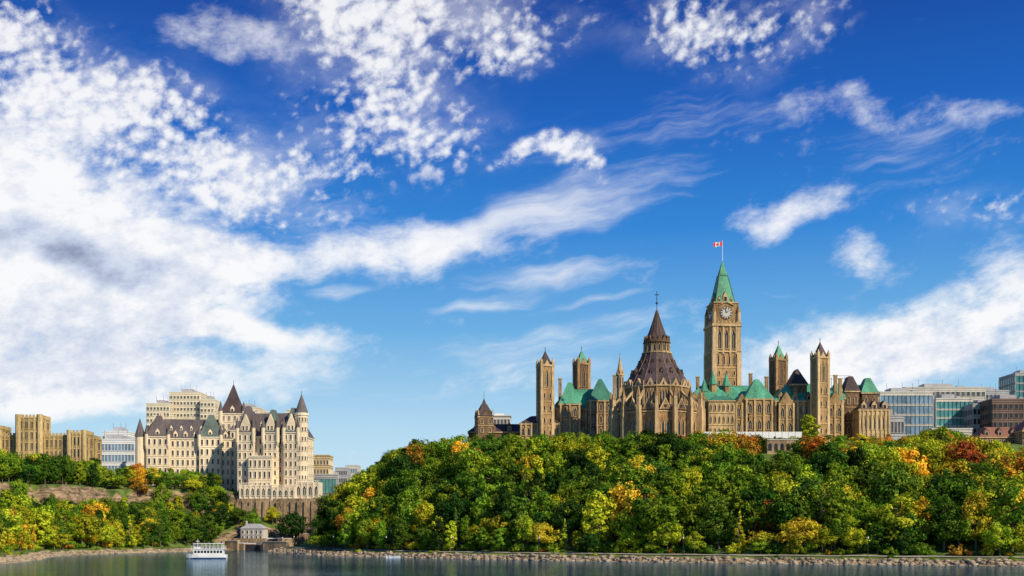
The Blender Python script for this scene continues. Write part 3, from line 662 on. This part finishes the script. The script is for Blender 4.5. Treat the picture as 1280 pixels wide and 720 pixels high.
with B.at(X(338,dd),dd,-6):
    chblock(-18,18,0,22,14,Z(545,dd),Z(515,dd),7,9,13,6,6)
    for x,w,p in ((-13,9,503),(1,8,508),(12.5,8,506)):
        block(B,x-w/2,x+w/2,-3.2,8,14,Z(541,dd),Z(p+4,dd),w*.46,'lime','limed','croofg' if x>0 else 'croof',10,3,False,2,.36,.55,0,0)
        B.prism('wall_gables','lime',[(x-w*.3,Z(541,dd)),(x+w*.3,Z(541,dd)),(x+w*.3,Z(532,dd)),(x,Z(518,dd)),(x-w*.3,Z(532,dd))],-3.35,-1.5)
        with B.at(0,-3.35): win(B,x-1,Z(539,dd),.9,2.6,False,'glass','limed'); win(B,x+1,Z(539,dd),.9,2.6,False,'glass','limed')
        for s in (-1,1): bart(x+s*w/2,-3.2,Z(553,dd),Z(535,dd),Z(521,dd))
    B.ng('round_tower','lime',17.5,0,14,Z(518,dd),3.5,3.5,14); B.ng('round_tower_cornice','limed',17.5,0,Z(520,dd),Z(517,dd),3.9,3.9,14); B.ng('round_tower_roof','croof',17.5,0,Z(517,dd),Z(493,dd),3.7,.1,14)
    B.box('finial','black',17.42,17.58,-.08,.08,Z(493,dd)-.5,Z(489,dd))
    for k in range(7):
        with B.at(17.5,0,-75+25*k):
            with B.at(0,-3.45):
                for p in (600,588,576,564,552,540,528): win(B,0,Z(p,dd),.7,2.2,False,'glass','limed',False)
    B.box('bay','lime',-10,3,-7,-3.1,14,Z(572,dd)); facade(B,-10,-7,3,-7,19,Z(573,dd),5,5,.4,.55,False,'glass','limed'); B.box('bay_parapet','limed',-10.3,3.3,-7.3,-3.0,Z(572,dd),Z(570.5,dd))
    # stepped garden terraces down to the canal
    for x0_,x1_,y0_,p in ((-14,4,-10,607),(4.01,17,-10.6,610),(17.01,30,-9.5,604)):
        B.box('terrace','lime',x0_,x1_,y0_,-3.05,Z(624,dd),Z(p,dd)); n=max(4,int((x1_-x0_)/3))
        facade(B,x0_,y0_,x1_,y0_,Z(622,dd),Z(p+1.5,dd),1,n,.5,.7,True,'glass','limed',.4)
        for xx in np.arange(x0_,x1_-.3,1.2): B.box('balustrade','limed',xx,xx+.4,y0_-.2,y0_+.1,Z(p,dd),Z(p-2,dd))
        B.box('balustrade','limed',x0_,x1_-.01,y0_-.3,y0_+.2,Z(p-2,dd),Z(p-2.7,dd))
    for i in range(12):
        xx=-15+i*3.8; q=rnd.uniform(-.5,.5)
        B.rf('rubble_base_wall','retain',xx,xx+3.79,-11.6+q,-3.1,8,Z(624,dd)-.01,0,.4)
        B.rf('rubble_base_piers','retain',xx-.5,xx+.6,-12.6+q,-11+q,8,Z(627,dd),.05,.5)
B.done()
modern('brown_stone_building',384,411,570,665,'conn','glass',6,7,.5,.5,0,16,20,False,'limed')
modern('teal_glass_pavilion',386,420,594,650,'cong','glasst',2,8,.9,.8,0,8,20,False)
for i,(a,b_,t,dd_) in enumerate(((419,434,585,1250),(432,447,582,1400),(446,462,590,1300),(404,418,590,1200))): modern('distant_city_building',a,b_,t,dd_,'conc' if i%2 else 'cong','glassb' if i%2 else 'glassw',6,7,.7,.5,0,30,30,False)
# ------------------------------------------------------------------ canal locks
B=Bld('canal_lock',-130,572,0)
with B.at(-130.5,571,-30):
    for s in (-1,1):
        for k in range(4):
            w0=5.5; x0,x1=(w0,w0+3) if s>0 else (-w0-3,-w0)
            B.box('side_walls','retain',x0,x1,k*13,k*13+12.996,-3,3.2+k*2.6); B.box('coping','conc',x0-.15,x1+.15,k*13+.02,k*13+12.97,3.2+k*2.6,3.5+k*2.6)
            for q in range(5): B.box('railings','black',x0+1.4,x0+1.5,k*13+q*2.8,k*13+q*2.8+.1,3.5+k*2.6,4.6+k*2.6)
            B.box('railings','black',x0+1.42,x0+1.48,k*13,k*13+12.9,4.52+k*2.6,4.6+k*2.6)
    for k in range(4):
        zt=2.8+k*2.6
        for s in (-1,1):
            B.add('gates','black',[(s*5.5,k*13+1,-2),(0,k*13+3,-2),(0,k*13+3,zt),(s*5.5,k*13+1,zt),(s*5.5,k*13+1.6,-2),(0,k*13+3.6,-2),(0,k*13+3.6,zt),(s*5.5,k*13+1.6,zt)],[(0,1,2,3),(4,5,6,7),(3,2,6,7),(0,3,7,4)])
            B.beam('gate_balance_beams','white',(0,k*13+3.3,zt+.5),(s*9,k*13-.5,zt+.9),.4)
        B.box('lock_water','glass',-5.5,5.5,k*13+3.6,k*13+13,-1,zt-1.2)
    B.box('wing_wall','retain',8.5,24,-1.5,.5,-2,4.2); B.box('wing_wall','retain',-17,-8.5,-1.5,.5,-2,4.6)
    B.box('wing_coping','conc',8.4,24.1,-1.7,.7,4.2,4.5); B.box('wing_coping','conc',-17.1,-8.4,-1.7,.7,4.6,4.9)
B.done()
B=Bld('lock_keeper_house',X(318,584),584,5)
with B.at(X(316,584),582,-8):
    B.box('walls','conc',-6,6,0,7,3,11); facade(B,-6,0,6,0,5,10.6,2,5,.35,.55,False,'glass','conc'); hip(B,-6,6,0,7,11.003,13.5,3.5,'cong')
    B.box('chimney','conc',-4.5,-3.7,3,3.8,11,15); B.box('terrace_wall','retain',-10,9,-3,-2,1,6)
B.done()
B=Bld('floating_dock',X(395,470),468,0)
with B.at(X(398,468),455,-62):
    B.box('deck','conc',-22,22,-1.3,1.3,.35,.6)
    for q in range(-21,22,6): B.ng('piles','black',q,-1.45,-3,2.0,.16,.16,6)
B.done()
# ------------------------------------------------------------------ tour boat
def loft(B,part,mat,st):
    v=[];n=len(st[0]); 
    for s in st: v+=s
    f=[(i*n+j,i*n+j+1,(i+1)*n+j+1,(i+1)*n+j) for i in range(len(st)-1) for j in range(n-1)]
    f+=[tuple(range(n)),tuple(range((len(st)-1)*n,len(st)*n))[::-1]]
    B.add(part,mat,v,f)
bx,by=X(259,372),372
B=Bld('tour_boat',bx,by,0)
with B.at(bx,by,6):
    def sec(x,w,zt,zb=-.5,f=1): return [(x,-w,zt),(x,-w*.93,.5),(x,-w*.6*f,zb),(x,w*.6*f,zb),(x,w*.93,.5),(x,w,zt)]
    loft(B,'hull','white',[sec(-6.6,.06,1.9,.9),sec(-5.8,.75,1.75,.0),sec(-4.6,1.35,1.6),sec(-2.5,1.8,1.45),sec(2,1.9,1.35),sec(5.6,1.8,1.4),sec(6.3,1.65,1.45)])
    loft(B,'waterline_stripe','hullb',[[(x,-w-.02,.42),(x,-w-.02,.02),(x,w+.02,.02),(x,w+.02,.42)] for x,w in ((-5.6,.55),(-4.6,1.15),(-2.5,1.68),(2,1.78),(5.6,1.7),(6.25,1.6))])
    B.box('main_cabin','white',-4.2,5.4,-1.5,1.5,1.4,3.15)
    for i in range(9):
        x=-3.9+i*1.02; B.box('cabin_windows','glass',x,x+.78,-1.53,1.53,1.9,2.75)
    B.box('upper_deck','white',-4.9,6.0,-1.75,1.75,3.153,3.33)
    B.rf('wheelhouse','white',-3.9,-1.9,-1.1,1.1,3.33,4.75,.12); B.box('wheelhouse_windows','glass',-3.88,-1.95,-1.08,1.08,3.95,4.5)
    B.box('canopy','white',-4.2,5.2,-1.6,1.6,4.95,5.1)
    for i in range(8):
        x=-4.0+i*1.28
        for s in (-1,1): B.box('canopy_posts','white',x-.05,x+.05,s*1.55-.05,s*1.55+.05,3.33,4.95)
    for z in (3.65,3.95,4.25):
        for s in (-1,1): B.box('rails','white',-4.8,5.9,s*1.68-.03,s*1.68+.03,z,z+.05)
        B.box('rails','white',5.87,5.93,-1.68,1.68,z,z+.05)
    for i in range(12):
        x=-4.8+i*.97; 
        for s in (-1,1): B.box('rail_posts','white',x-.03,x+.03,s*1.68-.035,s*1.68+.035,3.33,4.3)
    for i in range(6):
        x=-1.2+i*1.05; B.box('benches','hullb',x,x+.5,-1.2,1.2,3.5,3.75); B.box('benches','hullb',x+.4,x+.5,-1.2,1.2,3.75,4.1)
    for z in (1.75,2.15):
        B.beam('bow_rails','steel',(-6.5,0,z+.5),(-4.4,-1.4,z+.35),.05); B.beam('bow_rails','steel',(-6.5,0,z+.5),(-4.4,1.4,z+.35),.05)
    B.ng('mast','white',-3,0,5.1,6.6,.06,.04,6); B.box('radar','white',-3.5,-2.5,-.1,.1,5.7,5.85)
    B.ng('funnel','hullb',4.6,0,5.1,5.8,.3,.25,10)
B.done()
mb=X(492,385)
B=Bld('motor_boat',mb,386,0)
with B.at(mb,386,10):
    loft(B,'hull','white',[[(x,-w,z),(x,-w*.5,-.2),(x,w*.5,-.2),(x,w,z)] for x,w,z in ((-2.6,.05,1.0),(-1.6,.7,.85),(0,.95,.7),(2.2,.9,.7))])
    B.rf('windshield','glass',-.9,-.1,-.7,.7,.72,1.3,.2); B.box('outboard','black',2.2,2.6,-.2,.2,.1,1.1)
B.done()
for i in range(6,len(pp)-20,17):
    x,y,a,b_=pp[i]; x+=a*6.6; y+=b_*6.6; z=float(HT(np.array([x]),np.array([y]))[0]); B=Bld('street_lamp',x,y,z)
    B.ng('pole','black',x,y,z,z+5,.1,.06,6); B.ng('lantern','white',x,y,z+5,z+5.6,.15,.25,8); B.ng('cap','black',x,y,z+5.6,z+5.9,.32,.04,8); B.done()
# ------------------------------------------------------------------ world
w=bpy.data.worlds.new('World'); scene.world=w; w.use_nodes=True; nt=w.node_tree; L=nt.links
try: w.cycles.sampling_method='NONE'
except Exception as ex: print('ws',ex)
bg=nt.nodes['Background']; bg.inputs['Strength'].default_value=.1
SUN_EL=35; SAZ=133
sky=nd(nt,'ShaderNodeTexSky',sky_type='NISHITA'); sky.sun_disc=False; sky.sun_elevation=math.radians(SUN_EL); sky.sun_rotation=math.radians(SAZ); sky.air_density=1; sky.dust_density=.6; sky.ozone_density=2
tc=nd(nt,'ShaderNodeTexCoord'); sx=nd(nt,'ShaderNodeSeparateXYZ'); L.new(tc.outputs['Generated'],sx.inputs[0])
def mth(op,a,b=None,c=None,clamp=False):
    n=nd(nt,'ShaderNodeMath',operation=op); n.use_clamp=clamp
    for i,v in enumerate((a,b,c)):
        if v is None: continue
        if isinstance(v,(int,float)): n.inputs[i].default_value=v
        else: L.new(v,n.inputs[i])
    return n.outputs[0]
az=mth('ARCTAN2',sx.outputs[0],sx.outputs[1]); el=mth('ARCSINE',sx.outputs[2])
cx=nd(nt,'ShaderNodeCombineXYZ'); L.new(az,cx.inputs[0]); L.new(el,cx.inputs[1]); P=cx.outputs[0]
def mapped(vec,sc,rot,off=(0,0,0)):
    mp=nd(nt,'ShaderNodeMapping'); mp.inputs['Scale'].default_value=sc; mp.inputs['Location'].default_value=off
    r=nd(nt,'ShaderNodeMapping'); r.inputs['Rotation'].default_value=(0,0,math.radians(rot)); L.new(vec,r.inputs[0]); L.new(r.outputs[0],mp.inputs[0]); return mp.outputs[0]
def noise(vec,scale,detail,rough=.55,sc=(1,1,1),rot=0,dist=0,off=(0,0,0)):
    v=mapped(vec,sc,rot,off)
    n=nd(nt,'ShaderNodeTexNoise'); n.noise_dimensions='2D'; n.inputs['Scale'].default_value=scale; n.inputs['Detail'].default_value=detail; n.inputs['Roughness'].default_value=rough; n.inputs['Distortion'].default_value=dist
    L.new(v,n.inputs['Vector']); return n
def warp(amount,scale):
    n=noise(P,scale,2); s=nd(nt,'ShaderNodeVectorMath',operation='SUBTRACT'); L.new(n.outputs['Color'],s.inputs[0]); s.inputs[1].default_value=(.5,.5,.5)
    k=nd(nt,'ShaderNodeVectorMath',operation='SCALE'); L.new(s.outputs[0],k.inputs[0]); k.inputs['Scale'].default_value=amount
    a=nd(nt,'ShaderNodeVectorMath',operation='ADD'); L.new(P,a.inputs[0]); L.new(k.outputs[0],a.inputs[1])
    sz=nd(nt,'ShaderNodeVectorMath',operation='MULTIPLY'); L.new(a.outputs[0],sz.inputs[0]); sz.inputs[1].default_value=(1,1,0); return sz.outputs[0]
PW=warp(.09,7); PW2=warp(.022,16)
def masks(vec,lst):
    tot=None
    for (px,py,rx,ry,rot,wt) in lst:
        a=math.atan((px-640)/F); e=math.atan((668-py)/F*math.cos(a))
        mp=nd(nt,'ShaderNodeMapping',vector_type='TEXTURE'); mp.inputs['Location'].default_value=(a,e,0); mp.inputs['Rotation'].default_value=(0,0,math.radians(rot)); mp.inputs['Scale'].default_value=(rx/F,ry/F,1)
        L.new(vec,mp.inputs[0]); ln=nd(nt,'ShaderNodeVectorMath',operation='LENGTH'); L.new(mp.outputs[0],ln.inputs[0])
        mr=nd(nt,'ShaderNodeMapRange',interpolation_type='SMOOTHSTEP'); mr.inputs[1].default_value=0; mr.inputs[2].default_value=1.3; mr.inputs[3].default_value=wt; mr.inputs[4].default_value=0; L.new(ln.outputs['Value'],mr.inputs[0])
        tot=mr.outputs[0] if tot is None else mth('ADD',tot,mr.outputs[0])
    return tot
def sstep(v,a,b,lo=0,hi=1):
    mr=nd(nt,'ShaderNodeMapRange',interpolation_type='SMOOTHSTEP'); L.new(v,mr.inputs[0]); mr.inputs[1].default_value=a; mr.inputs[2].default_value=b; mr.inputs[3].default_value=lo; mr.inputs[4].default_value=hi; return mr.outputs[0]
mA=masks(PW,[(40,270,330,140,-22,1.7),(20,400,290,115,0,1.2),(290,424,160,22,-8,1.0),(470,315,270,45,4,.85),(1230,410,270,72,14,1.15),(1100,325,60,34,-35,.8),(1005,256,90,38,12,.85),(1125,132,140,26,-3,.7),(1100,470,380,60,0,.65),(230,330,180,45,-5,.6),(150,490,360,50,0,.7),(250,62,80,22,10,.6),(640,480,300,40,0,.4)])
mB=masks(PW,[(470,95,160,120,0,.95),(560,15,210,55,0,.9),(100,130,230,80,-18,1.05),(320,215,150,64,-15,.95),(690,202,70,20,-12,1.0),(835,22,80,50,0,1.0),(960,50,110,50,15,.8),(20,20,100,45,0,.85),(1225,265,120,34,-10,.55),(410,205,30,16,0,.7),(600,150,60,30,0,.4)])
mC=masks(PW2,[(585,387,95,15,9,1.0),(750,372,120,9,11,1.0),(690,340,150,24,6,.95),(420,364,60,14,0,.8),(500,480,300,35,0,.5),(660,275,250,34,11,.85),(230,460,240,26,0,.6),(680,425,180,26,4,.55),(820,395,120,20,0,.5),(972,371,40,6,0,.7),(400,250,200,60,-12,.6),(850,170,260,80,14,.46),(640,455,160,20,0,.4),(1120,200,220,60,8,.42)])
nA=noise(PW2,9,7,.60,(1,2.0,1),-8,.0,(3,1,0)); nA2=noise(P,34,5,.66,(1,1.7,1),-12)
nB=noise(P,75,4,.65,(1,1.3,1),-20); nBl=noise(P,10,3,.6,(1,1.6,1),-25,0,(5,2,0))
vo=nd(nt,'ShaderNodeTexVoronoi',feature='SMOOTH_F1',voronoi_dimensions='2D'); vo.inputs['Scale'].default_value=78; vo.inputs['Smoothness'].default_value=.6; L.new(mapped(PW2,(1,1.4,1),-24),vo.inputs['Vector'])
nC=noise(PW2,6,7,.62,(1,6.5,1),-9,0,(1,4,0))
dA=mth('ADD',mA,mth('ADD',mth('MULTIPLY',mth('SUBTRACT',nA.outputs[0],.5),1.9),mth('MULTIPLY',mth('SUBTRACT',nA2.outputs[0],.5),.8)))
DA=sstep(dA,.22,1.3)
cell=mth('ADD',mth('ADD',mth('MULTIPLY',mth('SUBTRACT',.42,vo.outputs['Distance']),1.1),mth('MULTIPLY',mth('SUBTRACT',nB.outputs[0],.5),2.0)),mth('MULTIPLY',mth('SUBTRACT',nBl.outputs[0],.5),2.4))
DB=mth('MULTIPLY',sstep(mth('ADD',mB,cell),.3,1.6),sstep(mB,.0,.55))
veil=mth('MULTIPLY',mB,mth('MULTIPLY',sstep(nA.outputs[0],.38,.72),.42))
DB=mth('SUBTRACT',1,mth('MULTIPLY',mth('SUBTRACT',1,DB),mth('SUBTRACT',1,veil)))
DC=sstep(mth('ADD',mC,mth('MULTIPLY',mth('SUBTRACT',nC.outputs[0],.5),1.8)),.25,1.4)
DC=mth('MULTIPLY',DC,sstep(mC,.0,.35))
inv=mth('MULTIPLY',mth('MULTIPLY',mth('SUBTRACT',1,mth('MULTIPLY',DA,.97)),mth('SUBTRACT',1,mth('MULTIPLY',DB,.92))),mth('SUBTRACT',1,mth('MULTIPLY',DC,.72)))
dens=mth('SUBTRACT',1,inv)
# deep polarised-blue sky: elevation gradient blended with the physical sky
ramp=nd(nt,'ShaderNodeValToRGB'); L.new(mth('DIVIDE',el,math.radians(60)),ramp.inputs[0]); cr=ramp.color_ramp
cr.elements[0].position=0; cr.elements[0].color=(.68,.83,.90,1); cr.elements[1].position=1; cr.elements[1].color=(.01,.08,.33,1)
for p,c in ((.083,(.46,.71,.89)),(.167,(.15,.44,.79)),(.25,(.025,.235,.69)),(.333,(.005,.12,.53)),(.42,(.002,.058,.35))):
    e=cr.elements.new(p); e.color=(*c,1)
sc10=nd(nt,'ShaderNodeVectorMath',operation='SCALE'); L.new(ramp.outputs[0],sc10.inputs[0]); sc10.inputs['Scale'].default_value=10
tint=nd(nt,'ShaderNodeMix',data_type='RGBA'); tint.inputs[0].default_value=.92; L.new(sky.outputs[0],tint.inputs[6]); L.new(sc10.outputs[0],tint.inputs[7])
mD=masks(PW,[(130,335,160,34,-8,.95),(40,315,140,44,0,.5),(60,450,240,60,0,.4),(140,395,160,34,-5,.35),(1200,470,240,40,0,.3),(250,300,140,26,-15,.3)])
shade=mth('ADD',mth('ADD',mth('MULTIPLY',mth('SUBTRACT',nA2.outputs[0],.5),.9),mth('MULTIPLY',mth('SUBTRACT',nA.outputs[0],.5),.7)),mth('SUBTRACT',.90,mth('MULTIPLY',mD,.62)),clamp=True)
cc=nd(nt,'ShaderNodeValToRGB'); L.new(shade,cc.inputs[0]); c=cc.color_ramp; c.elements[0].position=.0; c.elements[0].color=(.26,.31,.45,1); c.elements[1].position=.88; c.elements[1].color=(.97,.97,.98,1); e=c.elements.new(.45); e.color=(.60,.67,.82,1)
cm=nd(nt,'ShaderNodeVectorMath',operation='SCALE'); L.new(cc.outputs[0],cm.inputs[0]); cm.inputs['Scale'].default_value=10.0
mx=nd(nt,'ShaderNodeMix',data_type='RGBA'); L.new(dens,mx.inputs[0]); L.new(tint.outputs[2],mx.inputs[6]); L.new(cm.outputs[0],mx.inputs[7]); L.new(mx.outputs[2],bg.inputs['Color'])
# sun
sl=bpy.data.lights.new('sun','SUN'); sl.energy=5.0; sl.angle=math.radians(.5); sl.color=(1,.88,.68); so=bpy.data.objects.new('sun',sl); COL.objects.link(so)
from mathutils import Vector
a_=math.radians(SAZ); e_=math.radians(SUN_EL); dirv=Vector((math.sin(a_)*math.cos(e_),math.cos(a_)*math.cos(e_),math.sin(e_)))
so.rotation_euler=dirv.to_track_quat('Z','Y').to_euler(); so.location=(200,-100,300)
# camera
cam=bpy.data.cameras.new('camera'); cam.lens=40; cam.sensor_width=36; cam.shift_y=(668-360)/1280; cam.clip_end=30000; cam.clip_start=.5
co=bpy.data.objects.new('camera',cam); co.location=(0,0,CAMH); co.rotation_euler=(math.pi/2,0,0); COL.objects.link(co); scene.camera=co
scene.view_settings.view_transform='Standard'; scene.view_settings.look='None'; scene.view_settings.exposure=0
